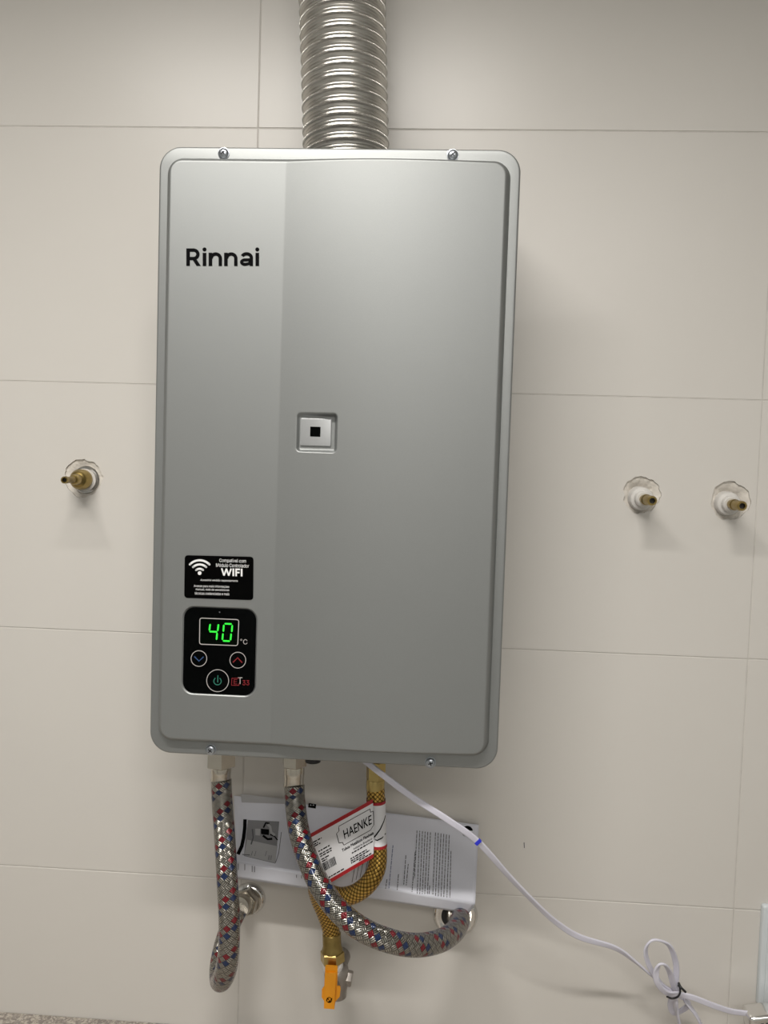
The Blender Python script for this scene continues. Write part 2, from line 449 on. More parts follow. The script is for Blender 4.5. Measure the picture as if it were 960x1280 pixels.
for (px, py, r, sd), (c, P) in zip(HOLES, hole_pts):        # rough plaster at the bottom of each hole
    bm = bmesh.new(); rnd = random.Random(int(sd*31)); n = 54; rings = []
    for q, (f, y) in enumerate(((1.05, 0.0016), (0.92, 0.0020), (0.78, 0.0030), (0.55, 0.007), (0.3, 0.012))):
        rings.append([bm.verts.new((c.x+(x-c.x)*f, y+rnd.uniform(-0.0004, 0.0004), c.z+(z-c.z)*f)) for x, z in P])
    for A, B in zip(rings[:-1], rings[1:]):
        for k in range(n): bm.faces.new((A[k], A[(k+1) % n], B[(k+1) % n], B[k]))
    bm.faces.new(rings[-1]); flip_fix(bm)
    obj('plaster_patch', bm, M['plaster'], wall)
slab('wall_left', XL-0.05, XL, YF, 0.05, FLOOR, CEIL, M['paint'])
slab('wall_right', XR, XR+0.05, YF, 0.05, FLOOR, CEIL, M['paint'])
slab('wall_front', XL, XR, YF-0.05, YF, FLOOR, CEIL, M['paint'])
slab('floor', XL, XR, YF, 0.05, FLOOR-0.05, FLOOR, M['floor'])
slab('ceiling', XL, XR, YF, 0.05, CEIL, CEIL+0.05, M['ceilpaint'])
# small pencil ticks left on the tiles
bm = bmesh.new()
for P in ([(655, 1053), (655.5, 1060)],):
    add_stroke(bm, P, 1.0, lambda x, y: at(x, y, 0.0003))
o = pobj('pencil_mark', bm, M['inkgrey'], wall)

lamp = thing('ceiling_light', (LAMP[0], LAMP[1], CEIL), 'long white tube light fitted under the ceiling above the photographer', 'lamp')
bm = bmesh.new(); box(bm, LAMP[0]-0.47, LAMP[0]+0.47, LAMP[1]-0.05, LAMP[1]+0.05, LAMP[2]+0.03, CEIL, 0.004)
obj('housing', bm, M['lampbody'], lamp)
bm = bmesh.new(); box(bm, LAMP[0]-0.45, LAMP[0]+0.45, LAMP[1]-0.03, LAMP[1]+0.03, LAMP[2]+0.006, LAMP[2]+0.03, 0.006)
obj('diffuser', bm, M['lamp'], lamp)

lamp = thing('ceiling_light', (FILL_LAMP[0], FILL_LAMP[1], CEIL), 'broad white panel of the added fill light under the ceiling at the back of the room', 'lamp')  # made-up fitting that houses the added fill light
bm = bmesh.new(); box(bm, FILL_LAMP[0]-0.55, FILL_LAMP[0]+0.55, FILL_LAMP[1]-0.18, FILL_LAMP[1]+0.18, FILL_LAMP[2]+0.03, CEIL, 0.004)
obj('housing', bm, M['lampbody'], lamp)
bm = bmesh.new(); box(bm, FILL_LAMP[0]-0.5, FILL_LAMP[0]+0.5, FILL_LAMP[1]-0.15, FILL_LAMP[1]+0.15, FILL_LAMP[2]+0.006, FILL_LAMP[2]+0.03, 0.006)
obj('diffuser', bm, M['lamp'], lamp)

# granite worktop below
wz = at(0, 1264, 0.0).z
wt = thing('worktop', (0, -0.3, wz), 'beige speckled granite worktop edge against the tiled wall, bottom left corner', 'worktop')
bm = bmesh.new(); box(bm, XL+0.002, XR-0.002, -0.50, -0.0005, wz-0.03, wz, 0.0015); obj('slab', bm, M['granite'], wt)
bm = bmesh.new(); tube(bm, [(XL+0.01, -0.0012, wz+0.0008), (XR-0.01, -0.0012, wz+0.0008)], 0.0028, 8, 0.5); obj('sealant_bead', bm, M['sealant'], wt)

# ------------------------------------------------------------------ water heater
X0, X1, Z1, Z0, D = -0.0589, 0.29085, -0.08927, -0.68927, 0.16425
wh = thing('water_heater', ((X0+X1)/2, -0.08, Z0), 'tall silver gas water heater with a bulged front, mounted on the tiled wall', 'water heater')
bm = bmesh.new(); plate(bm, rr(X0+0.006, X1-0.006, Z0+0.006, Z1-0.006, 0.012, 5), -D+0.004, -0.004)
obj('casing', bm, M['silver_dark'], wh)
FL = rr(X0, X1, Z0, Z1, 0.0215, 12)
bm = bmesh.new(); plate(bm, FL, -D, -D+0.011, bev=0.0022, seg=4); obj('flange', bm, M['silver'], wh, ang=50)

PX0, PX1, PZ0, PZ1 = X0+0.0088, X1-0.0095, Z0+0.0135, Z1-0.0115
HS = 0.0085
xc_top, xc_bot = at(357.5, 206, D+HS), at(338, 930, D+HS)
def sdf(x, z, x0, x1, z0, z1, r):
    qx = abs(x-(x0+x1)/2)-(x1-x0)/2+r; qz = abs(z-(z0+z1)/2)-(z1-z0)/2+r
    return math.hypot(max(qx, 0), max(qz, 0))+min(max(qx, qz), 0)-r
def sm(t): t = min(1, max(0, t)); return t*t*(3-2*t)
# control panel recess and sensor recess measured on the cover
c0, c1 = at(230, 760, D+HS), at(319, 872, D+HS)
CPX0, CPX1, CPZ0, CPZ1 = c0.x, c1.x-0.001, c1.z+0.0015, c0.z+0.001
s0, s1 = at(371.5, 516, D+0.010), at(421, 566, D+0.010)
def height(x, z):
    d = -sdf(x, z, PX0, PX1, PZ0, PZ1, 0.0165)
    f = (z-xc_bot.z)/(xc_top.z-xc_bot.z); xc = xc_bot.x+(xc_top.x-xc_bot.x)*f
    u = (x-xc)/(PX1-xc)
    bulge = 0.0
    if u > 0:
        bulge = 0.0083*(math.sin(PI/2*min(1, u/0.44)) if u < 0.44 else 0.02+0.98*math.cos(PI/2*min(1, (u-0.44)/0.56)))
        # ease the crease so it reads as a pressed line
        pass
    r = min(1, max(0, d/0.0062))
    ramp = math.sin(PI/2*r)**0.8 if d > 0 else 0
    h = (HS+bulge)*ramp
    if d <= 0: h = -0.0006
    ds = -sdf(x, z, s0.x, s1.x, s1.z, s0.z, 0.004)
    k = sm((ds+0.0006)/0.0034); h = h*(1-k)+(HS-0.0012)*k
    dc = -sdf(x, z, CPX0-0.0008, CPX1+0.0008, CPZ0-0.0008, CPZ1+0.0008, 0.0115)
    h -= 0.0014*sm((dc+0.0006)/0.0010)
    return h
def spans(segs):
    out = []
    for a, b_, st in segs:
        n = max(1, round((b_-a)/st))
        out += [a+(b_-a)*k/n for k in range(n)]
    out.append(segs[-1][1]); return out
XC = xc_bot.x
gx = spans([(PX0-0.0008, PX0+0.024, 0.0006), (PX0+0.024, CPX0-0.003, 0.003) if CPX0-0.003 > PX0+0.026 else (PX0+0.024, PX0+0.0245, 0.0006),
            (max(CPX0-0.003, PX0+0.0245), CPX0+0.014, 0.0006), (CPX0+0.014, CPX1-0.013, 0.003), (CPX1-0.013, CPX1+0.003, 0.0006),
            (CPX1+0.003, XC-0.004, 0.002), (XC-0.004, s0.x-0.003, 0.0010), (s0.x-0.003, s1.x+0.003, 0.0006),
            (s1.x+0.003, PX1-0.024, 0.003), (PX1-0.024, PX1+0.0008, 0.0006)])
gx = sorted(set(round(x, 7) for x in gx))
gz = spans([(PZ0-0.0008, PZ0+0.024, 0.0006), (PZ0+0.024, CPZ0-0.003, 0.003), (CPZ0-0.003, CPZ0+0.014, 0.0006), (CPZ0+0.014, CPZ1-0.014, 0.004),
            (CPZ1-0.014, CPZ1+0.003, 0.0006), (CPZ1+0.003, s1.z-0.003, 0.005), (s1.z-0.003, s0.z+0.003, 0.0006), (s0.z+0.003, PZ1-0.024, 0.006), (PZ1-0.024, PZ1+0.0008, 0.0006)])
bm = bmesh.new(); G = {}
def gv(i, k):
    if (i, k) not in G: G[i, k] = bm.verts.new((gx[i], -D-height(gx[i], gz[k]), gz[k]))
    return G[i, k]
ins = [[sdf(x, z, PX0, PX1, PZ0, PZ1, 0.0165) < 0.0001 for z in gz] for x in gx]
for i in range(len(gx)-1):
    for k in range(len(gz)-1):
        if ins[i][k] or ins[i+1][k] or ins[i][k+1] or ins[i+1][k+1]:
            bm.faces.new((gv(i, k), gv(i+1, k), gv(i+1, k+1), gv(i, k+1)))
obj('front_cover', bm, M['silver'], wh, ang=75)

def on(depth):      # lay print measured in photo pixels on a plane parallel to the wall
    return lambda x, y: at(x, y, depth)
SURF = D+HS
bm = bmesh.new(); _k = [0]
def ly():                                   # each stroke lies a hair above the last so none are coplanar
    _k[0] += 1; return on(SURF+0.0002+_k[0]*6e-6)
def zl(P): return [(220+x/8.0, 300+y/8.0) for x, y in P]
SW = 36/8.0
def arc(cx, cy, rx, ry, a0, a1, n=14): return [(cx+rx*math.cos(math.radians(a0+(a1-a0)*i/(n-1))), cy+ry*math.sin(math.radians(a0+(a1-a0)*i/(n-1)))) for i in range(n)]
add_stroke(bm, zl([(121, 84), (121, 259)]), SW, ly())
add_stroke(bm, zl([(121, 101)]+arc(176, 143, 43, 42, -90, 90)+[(121, 185)]), SW*0.94, ly())
add_poly(bm, zl([(158, 185), (196, 178), (248, 259), (205, 259)]), ly())
for x in (285, 813):
    add_stroke(bm, zl([(x, 128), (x, 260)]), SW, ly()); add_poly(bm, zl(circ(x, 94, 20, 20)), ly())
for x in (344, 499):
    add_stroke(bm, zl([(x, 127), (x, 260)]), SW, ly()); add_stroke(bm, zl([(x+6, 182)]+arc(x+53, 184, 46, 44, 190, 360)+[(x+99, 260)]), SW*0.94, ly())
add_stroke(bm, zl(arc(706, 178, 48, 40, 205, 350)+[(753, 190), (753, 260)]), SW*0.92, ly())
add_stroke(bm, zl([(755, 196), (708, 199)]+arc(690, 221, 35, 22, 275, 80)+[(728, 236), (750, 212)]), SW*0.85, ly())
pobj('brand_lettering', bm, M['ink'], wh)

# screws
for px, py in ((279, 191), (566, 193), (263, 938), (538, 954)):
    p = at(px, py, D+0.002); p.y = -D
    bm = bmesh.new(); lathe(bm, [(0.0056, -0.0005), (0.0056, 0.0006), (0.0050, 0.0007), (0.0049, 0.0016), (0.0040, 0.0027), (0.0024, 0.0033), (0.0008, 0.0035)], p, (0, -1, 0), 28)
    flip_fix(bm); s = obj('screw', bm, M['zinc'], wh, ang=50)
    bm = bmesh.new(); a = random.uniform(0, 1.5)
    R = Matrix.Translation((p.x, p.y-0.00345, p.z)) @ Matrix.Rotation(a, 4, 'Y')
    for k in (0, 1):
        box(bm, -0.0024, 0.0024, -0.0002, 0.0014, -0.0005, 0.0005, mtx=R @ Matrix.Rotation(k*PI/2, 4, 'Y'))
    obj('cross_recess', bm, M['dark'], s, smooth=False)

# flame sensor window in its recess
b0, b1 = at(376, 522.5, SURF), at(413.5, 558, SURF)
bm = bmesh.new(); plate(bm, rr(b0.x, b1.x, b1.z, b0.z, 0.0012, 3), -SURF-0.0005, -SURF+0.0016, bev=0.0006, seg=2)
bz = obj('viewing_bezel', bm, M['bezel'], wh)
q0, q1 = at(388, 533.3, SURF), at(400.5, 546, SURF)
bm = bmesh.new(); box(bm, q0.x, q1.x, -SURF-0.0007, -SURF+0.001, q1.z, q0.z); obj('viewing_window', bm, M['blackgloss'], bz, smooth=False)

# control panel
CPD = SURF-0.0004
bm = bmesh.new(); plate(bm, rr(CPX0, CPX1, CPZ0, CPZ1, 0.0108, 8), -CPD, -CPD+0.0012, bev=0.0004, seg=2)
cp = obj('control_panel', bm, M['blackgloss'], wh)
PD = CPD+0.0002
F = on(PD)
def Z4(x, y): return (225+x/9.6, 755+y/9.6)          # from the enlarged crop to photo pixels
def P4(L): return [Z4(*p) for p in L]
bm = bmesh.new()
add_poly(bm, P4([(250, 180), (695, 195), (685, 490), (245, 475)]), on(PD-0.00005)); pobj('display_window', bm, M['ledoff'], cp)
def rquad(c, r, n=5):        # rounded quad outline in crop pixels
    out = []
    for i in range(4):
        p, a, b_ = Vector(c[i]), Vector(c[i-1]), Vector(c[(i+1) % 4])
        u1 = (a-p).normalized()*r; u2 = (b_-p).normalized()*r
        for k in range(n+1):
            t = k/n; out.append(tuple((p+u1)*(1-t)**2+p*2*t*(1-t)+(p+u2)*t*t))
    return out
bm = bmesh.new(); add_stroke(bm, P4(rquad([(238, 168), (706, 188), (693, 500), (234, 482)], 30)), 1.05, F, closed=True); pobj('display_frame', bm, M['greyprint'], cp)
def segm(bm, a, b_, wd=2.1):
    a, b_ = Vector(a), Vector(b_); t = (b_-a).normalized(); n = Vector((-t.y, t.x)); h = wd/2
    add_poly(bm, [tuple(a), tuple(a+t*h+n*h), tuple(b_-t*h+n*h), tuple(b_), tuple(b_-t*h-n*h), tuple(a+t*h-n*h)], F)
bm = bmesh.new()
for a, b_ in (((362, 238), (352, 322)), ((462, 240), (452, 326)), ((350, 330), (450, 334)), ((446, 342), (438, 432))):
    segm(bm, Z4(*a), Z4(*b_))
pobj('display_digit', bm, M['led'], cp)
bm = bmesh.new()
for a, b_ in (((532, 236), (624, 240)), ((526, 246), (520, 334)), ((628, 250), (620, 338)), ((516, 350), (508, 434)), ((614, 352), (606, 438)), ((512, 442), (602, 446))):
    segm(bm, Z4(*a), Z4(*b_))
pobj('display_digit', bm, M['led'], cp)
bm = bmesh.new(); add_text(bm, 'C', *[Z4(758, 0)[0], Z4(808, 0)[0]], Z4(0, 484)[1], Z4(0, 424)[1], F, bold=0.0)
add_stroke(bm, circ(*Z4(735, 430), 0.95, 14), 0.42, F, closed=True); pobj('degree_marking', bm, M['greyprint'], cp)
for nm, cx, cy, r, col, mc in (('down_button', 227, 654, 94, 'blueprint', 'down'), ('up_button', 694, 674, 95, 'redprint', 'up'), ('power_button', 452, 920, 132, 'greenprint', 'power')):
    bm = bmesh.new(); add_stroke(bm, circ(*Z4(cx, cy), r/9.6, 40), 0.85, F, closed=True); bt = pobj(nm, bm, M['greyprint'], cp)
    bm = bmesh.new()
    if mc == 'down': add_stroke(bm, P4([(172, 630), (227, 685), (282, 634)]), 1.5, F)
    if mc == 'up': add_stroke(bm, P4([(636, 700), (692, 645), (746, 704)]), 1.5, F)
    if mc == 'power':
        add_stroke(bm, circ(*Z4(450, 926), 4.6, 24, -PI/2+0.62, 1.5*PI-0.62), 1.1, F)
        add_stroke(bm, P4([(455, 856), (452, 940)]), 1.1, F)
    o = pobj('button_symbol', bm, M[col], cp)
bm = bmesh.new(); add_stroke(bm, P4([(715, 890), (622, 892), (618, 975), (708, 975), (712, 945)]), 1.0, F)
add_text(bm, 'E', Z4(645, 0)[0], Z4(685, 0)[0], Z4(0, 962)[1], Z4(0, 905)[1], F); add_text(bm, '33', Z4(750, 0)[0], Z4(832, 0)[0], Z4(0, 976)[1], Z4(0, 914)[1], F, bold=0.01)
pobj('red_marking', bm, M['redprint'], cp)
bm = bmesh.new(); add_text(bm, 'T', Z4(694, 0)[0], Z4(748, 0)[0], Z4(0, 960)[1], Z4(0, 880)[1], F); pobj('letter_marking', bm, M['greyprint'], cp)
bm = bmesh.new(); add_poly(bm, circ(*Z4(475, 98), 0.9, 12), F); pobj('status_lamp', bm, M['inkgrey'], cp)

# wifi sticker
def Z3(x, y): return (220+x/9.143, 690+y/9.143)
SD = SURF+0.0003
bm = bmesh.new()
add_poly(bm, [Z3(*p) for p in rquad([(100, 36), (886, 55), (882, 551), (94, 524)], 42)], on(SD)); st = pobj('wifi_sticker', bm, M['sticker'], wh)
FS = on(SD+0.0002)
bm = bmesh.new()
cx, cy = Z3(270, 241)
add_poly(bm, circ(cx, cy, 2.4, 20), FS)
for r, wd, a in ((6.4, 2.5, 0.72), (11.8, 2.6, 0.76), (17.0, 2.6, 0.80)):
    add_stroke(bm, circ(cx, cy+1.0, r, 24, -PI/2-a, -PI/2+a), wd, FS)
    for sg in (-1, 1): add_poly(bm, circ(cx+r*math.sin(a)*sg, cy+1.0-r*math.cos(a), wd/2, 12), FS)
pobj('wifi_symbol', bm, M['white'], st)
def tl(bm, s, x0, x1, y0, y1, bold=0.0):
    sl = 0.026*(x1-x0)
    def fn(x, y):
        k = (x-Z3(x0, 0)[0]); return FS(x, y+k*0.026)
    add_text(bm, s, Z3(x0, 0)[0], Z3(x1, 0)[0], Z3(0, y1)[1], Z3(0, y0)[1], fn, bold=bold)
bm = bmesh.new()
tl(bm, 'Compatível com', 496, 800, 74, 124)
tl(bm, 'Módulo Controlador', 458, 834, 128, 170)
def wl(P): return [Z3(x, y+0.026*(x-640)) for x, y in P]
for q, P in enumerate(([(522, 190), (549, 272)], [(549, 272), (576, 192)], [(576, 192), (603, 272)], [(603, 272), (630, 190)])): add_stroke(bm, wl(P), 1.9, on(SD+0.0002+q*6e-6))
for x in (655, 750): add_stroke(bm, wl([(x, 188), (x, 276)]), 2.1, FS)
add_stroke(bm, wl([(687, 188), (687, 276)]), 2.1, FS); add_stroke(bm, wl([(680, 197), (731, 197)]), 2.0, on(SD+0.00021)); add_stroke(bm, wl([(680, 233), (726, 233)]), 1.9, on(SD+0.00021))
tl(bm, 'Acessório vendido separadamente', 280, 706, 306, 336)
tl(bm, 'Acesse para mais informações', 204, 608, 372, 406); tl(bm, 'manual, rede de assistências', 226, 608, 412, 442); tl(bm, 'técnicas credenciadas e mais', 214, 608, 454, 486)
pobj('sticker_lettering', bm, M['white'], st)

# black drain plug under the case
bm = bmesh.new(); p = at(391, 952.8, 0.10); ll = Z0+0.008-p.z; lathe(bm, [(0.005, 0), (0.005, ll-0.006), (0.0085, ll-0.0055), (0.0085, ll-0.001), (0.006, ll)], (p.x, p.y, Z0+0.008), (0.0, 0, -1), 20); flip_fix(bm)
obj('drain_plug', bm, M['tie'], wh)

# ------------------------------------------------------------------ flue duct
pb, pt_ = at(432.5, 182, 0.092), at(428, 0, 0.092)
dr = (pt_-pb).normalized()
base = pb+dr*((Z1-0.006-pb.z)/dr.z)
top_s = (CEIL-base.z)/dr.z
fd = thing('flue_duct', base, 'corrugated shiny aluminium flue pipe rising from the top of the water heater', 'pipe')
bm = bmesh.new(); uu, vv, dd = frame(dr); pitch = 0.01215; NA = 160
R0 = 0.0440
prof = [(0.00, -0.0008), (0.06, -0.0006), (0.11, 0.0006), (0.16, 0.0013), (0.22, 0.0015), (0.28, 0.0012), (0.33, 0.0004), (0.37, -0.0012), (0.40, -0.0024), (0.44, -0.0026), (0.56, -0.0019), (0.60, -0.0022), (0.64, -0.0017), (0.80, -0.0011), (0.84, -0.0015), (0.88, -0.0010)]
rows = []
nt_ = int((top_s-0.002)/pitch)
for t in range(nt_):
    wob = random.uniform(-0.0003, 0.0003); sc_ = 1+random.uniform(-0.004, 0.004)
    for f, dr_ in prof:
        ring = []
        for k in range(NA):
            a = 2*PI*k/NA
            rib = 0
            r = (R0+dr_)*sc_+rib
            s = (t+f)*pitch+wob*math.sin(a+t)
            ring.append(bm.verts.new(base+dd*s+(uu*math.cos(a)+vv*math.sin(a))*r))
        rows.append((ring, t+f))
uvl = bm.loops.layers.uv.new('UVMap')
for (A, va), (B, vb) in zip(rows[:-1], rows[1:]):
    for k in range(NA):
        fc = bm.faces.new((A[k], A[(k+1) % NA], B[(k+1) % NA], B[k]))
        for lp, q in zip(fc.loops, ((k/NA, va), ((k+1)/NA, va), ((k+1)/NA, vb), (k/NA, vb))): lp[uvl].uv = q
obj('corrugated_pipe', bm, M['alu'], fd, ang=60)
bm = bmesh.new(); lathe(bm, [(0.0395, -0.004), (0.0395, 0.006)], base, dr, 48); flip_fix(bm); obj('collar', bm, M['silver_dark'], fd)

# ------------------------------------------------------------------ hoses
HR = 0.01135
def pts(L): return [at(*p) for p in L]
# left steel hose
A0 = at(277, 958, 0.085)
lh = thing('braided_hose', A0, 'leftmost braided steel hose with red and blue flecks, hanging in a tight downward loop', 'hose', 'braided hoses under the heater')
path = catmull(pts([(276.5, 975, .086), (277.5, 1000, .089), (281, 1050, .102), (284, 1100, .115), (286.5, 1150, .122), (286, 1185, .122), (283.5, 1207, .117), (279, 1222, .103), (275, 1225, .084), (274.5, 1208, .066), (280, 1180, .054), (290, 1152, .050), (298, 1136, .044)]), 10)
bm = bmesh.new(); tube(bm, path, HR, 28, 0.0025, rfun=lambda t: 1.0+0.05*math.exp(-((t-0.63)/0.07)**2)); obj('braid_sleeve', bm, M['braid_steel'], lh, ang=80)
zt = Z0+0.010
def top_fit(parent, px, py, mat_, rn, rf, ls0, ls1):
    """hex nut under the heater and the crimp collar below it"""
    a = at(px, 957, 0.085); z_n, z_c = a.z, at(px, ls1, 0.085).z; z_t = at(px, ls0, 0.085).z; a.z = zt
    ls0, ls1, l_t = zt-z_n, zt-z_c, zt-z_t
    bm = bmesh.new(); lathe(bm, [(rf*0.9, -0.004), (rf*0.9, l_t+0.001)], a, (0, 0, -1), 24); flip_fix(bm); obj('nipple', bm, M[mat_], parent, ang=25)
    bm = bmesh.new(); hexnut(bm, rn, l_t, ls0, a, (0, 0, -1), 0.25); flip_fix(bm); obj('hex_nut', bm, M[mat_], parent, ang=25)
    bm = bmesh.new(); lathe(bm, [(rf*0.92, ls0-0.001), (rf, ls0+0.002), (rf, ls0+(ls1-ls0)*0.42), (rf*0.97, ls0+(ls1-ls0)*0.47), (rf*0.97, ls1-0.004), (rf*1.03, ls1-0.003), (rf*1.0, ls1)], a, (0, 0, -1), 36); flip_fix(bm)
    obj('crimp_collar', bm, M[mat_], parent, ang=30)
top_fit(lh, 276.5, 957, 'nickel', 0.0172, 0.0110, 935, 977.5)
# steel hose crossing to the right
A1 = at(368, 958, 0.085)
rh = thing('braided_hose', A1, 'braided steel hose with red and blue flecks sweeping right in a long curve', 'hose', 'braided hoses under the heater')
path = catmull(pts([(368, 982, .087), (368.8, 1002, .091), (374, 1040, .108), (385, 1075, .130), (402, 1110, .150), (425, 1140, .163), (455, 1163, .168), (490, 1177, .162), (522, 1181.5, .145), (550, 1176, .120), (568, 1164, .090), (575, 1150, .060), (575, 1143.5, .034)]), 10)
bm = bmesh.new(); tube(bm, path, HR*1.0, 28, 0.0025); obj('braid_sleeve', bm, M['braid_steel'], rh, ang=80)
top_fit(rh, 368, 957, 'nickel', 0.0142, 0.0113, 940, 984)
for o_ in (lh, rh): pass

# brass gas hose
A2 = at(469, 960, 0.085)
gh = thing('gas_hose', A2, 'golden brass braided gas hose curling behind the steel hose to the yellow valve', 'hose')
GR = 0.0100
path = catmull(pts([(469.5, 984, .085), (470, 1002, .086), (471, 1040, .088), (472.5, 1068, .092), (470, 1088, .096), (460, 1105, .098), (444, 1117, .094), (426, 1121, .086), (411, 1117, .082), (401, 1110, .076), (396, 1110, .067), (399, 1123, .057), (407, 1142, .049), (413, 1160, .046), (415.5, 1176, .047)]), 10)
bm = bmesh.new(); tube(bm, path, GR, 28, 0.0025); obj('braid_sleeve', bm, M['braid_brass'], gh, ang=80)
a = at(469.5, 974.5, .085); zg = zt-a.z; a.z = zt
bm = bmesh.new(); lathe(bm, [(0.0085, -0.004), (0.0085, zg-0.020)], a, (0, 0, -1), 24); flip_fix(bm); obj('nipple', bm, M['brassbright'], gh)
bm = bmesh.new(); hexnut(bm, 0.0108, zg-0.022, zg, a, (0, 0, -1), 0.2); flip_fix(bm); obj('hex_nut', bm, M['brassbright'], gh, ang=25)
bm = bmesh.new(); lathe(bm, [(0.0098, zg-0.001), (0.0102, zg+0.001), (0.0102, zg+0.0095), (0.0100, zg+0.0105)], a, (0, 0, -1), 32); flip_fix(bm); obj('crimp_collar', bm, M['brassbright'], gh, ang=30)
ga, gb = at(414.5, 1166, .0462), at(416, 1206, .049)
gd = (gb-ga).normalized()
bm = bmesh.new(); lathe(bm, [(0.0102, 0), (0.0108, 0.001), (0.0108, 0.0150), (0.0122, 0.0185), (0.0122, 0.0205), (0.0095, 0.0215)], ga, gd, 32); flip_fix(bm); obj('crimp_collar', bm, M['brass'], gh, ang=30)
bm = bmesh.new(); hexnut(bm, 0.0142, 0.0205, 0.0335, ga, gd, 0.1); flip_fix(bm); obj('hex_nut', bm, M['brassbright'], gh, ang=25)

# gas valve on its wall stub
vp = ga+gd*0.0335
gv_ = thing('gas_valve', vp, 'small gas shut-off valve with a yellow lever below the brass hose', 'valve')
bm = bmesh.new(); lathe(bm, [(0.0105, -0.001), (0.0120, 0.001), (0.0121, 0.007), (0.0105, 0.0095)], vp, gd, 32); flip_fix(bm); obj('thread_tape', bm, M['tape'], gv_)
bm = bmesh.new()
lathe(bm, [(0.0110, 0.006), (0.0138, 0.009), (0.0145, 0.016), (0.0138, 0.026), (0.0115, 0.034), (0.0105, 0.042), (0.006, 0.044)], vp+Vector((0.0035, 0.004, 0)), gd, 32)
u_ = vp+gd*0.020+Vector((0.0035, 0.004, 0))
lathe(bm, [(0.0105, 0.0), (0.0105, 0.030), (0.012, 0.040)], u_, (0, 1, 0), 24)
hexnut(bm, 0.0085, 0.006, 0.0185, vp+gd*0.018+Vector((0.0035, 0.004, 0)), (1, 0, -0.15), 0.3)
lathe(bm, [(0.0075, 0.0), (0.0075, 0.018)], vp+gd*0.020+Vector((0.001, 0, 0)), (0, -1, 0), 20)
flip_fix(bm); obj('valve_body', bm, M['castgrey'], gv_, ang=40)
# lever: stepped bar with side lobes
hd = at(415, 1232, 0.068)
def hp(L, d): return [((lambda p: (p.x, p.z))(at(x, y, d))) for x, y in L]
bm = bmesh.new()
plate(bm, hp([(407.2, 1208), (406.0, 1234), (403.2, 1236), (403.0, 1246), (406.0, 1251), (405.6, 1259.5), (417.4, 1260.5), (418.6, 1251), (424.0, 1245), (425.2, 1235), (420.8, 1232), (421.5, 1209)][::-1], 0.068), -0.0685, -0.0650, bev=0.0008, seg=2)
plate(bm, hp([(407.4, 1216), (405.8, 1259), (417.2, 1260), (419.5, 1216)][::-1], 0.070), -0.0712, -0.0660, bev=0.0010, seg=2)
obj('lever', bm, M['yellow'], gv_, ang=40)
bm = bmesh.new(); pq = at(411.5, 1250, 0.0714); 
add_stroke(bm, circ(411.5, 1250, 3.2, 20), 0.7, on(0.0715), closed=True)
add_stroke(bm, [(408, 1251), (410, 1248), (412, 1252), (415, 1248)], 1.3, on(0.0715)); add_stroke(bm, [(409, 1252.5), (414, 1252)], 0.9, on(0.0715))
pobj('lever_emblem', bm, M['ink'], gv_)

# ------------------------------------------------------------------ wall rosettes with elbows
def rosette(cx, cy, r, label, elbow_to, nut_r, seg_d):
    c = at(cx, cy, 0.0)
    t = thing('wall_rosette', (c.x, 0, c.z), label, 'pipe fitting', 'chrome rosettes under the heater')
    bm = bmesh.new(); lathe(bm, [(r, 0.0002), (r, 0.0012), (r*0.97, 0.0032), (r*0.88, 0.0055), (r*0.80, 0.0062), (r*0.72, 0.0046), (r*0.62, 0.0040), (r*0.55, 0.0040)], (c.x, 0, c.z), (0, -1, 0), 48); flip_fix(bm)
    obj('cover_ring', bm, M['chrome'], t, ang=60)
    return t, c
t, c = rosette(312, 1122.5, 0.0200, 'small chrome wall rosette and elbow nut behind the leftmost hose', None, 0, 0)
e0 = Vector((c.x, -0.003, c.z)); 
hend = at(298.5, 1135, .0435); dh = (hend-e0); LH = dh.length
bm = bmesh.new(); lathe(bm, [(0.0105, 0.0), (0.0105, LH*0.5)], e0, dh, 28); flip_fix(bm); obj('wall_nipple', bm, M['nickel'], t)
bm = bmesh.new(); hexnut(bm, 0.0160, 0.006, LH*0.58, e0, dh, 0.3, ch=0.002); flip_fix(bm); obj('hex_nut', bm, M['nickel'], t, ang=25)
bm = bmesh.new(); lathe(bm, [(0.0118, LH*0.57), (0.0122, LH*0.6), (0.0122, LH*0.93), (0.0114, LH*0.97)], e0, dh, 28); flip_fix(bm); obj('crimp_collar', bm, M['nickel'], t, ang=30)
t, c = rosette(569, 1143, 0.0272, 'large chrome wall rosette where the curved steel hose ends, under the leaflet corner', None, 0, 0)
bm = bmesh.new(); lathe(bm, [(0.0160, 0.0035), (0.0160, 0.0041)], (c.x-0.001, 0, c.z), (0, -1, 0), 32); flip_fix(bm); obj('dark_gap', bm, M['dark'], t)
bm = bmesh.new(); pe = at(575, 1143.5, 0.034); lathe(bm, [(0.0135, 0), (0.0135, (pe-Vector((c.x+0.002, -0.003, c.z))).length)], (c.x+0.002, -0.003, c.z), pe-Vector((c.x+0.002, -0.003, c.z)), 30); flip_fix(bm); obj('hose_socket', bm, M['nickel'], t)

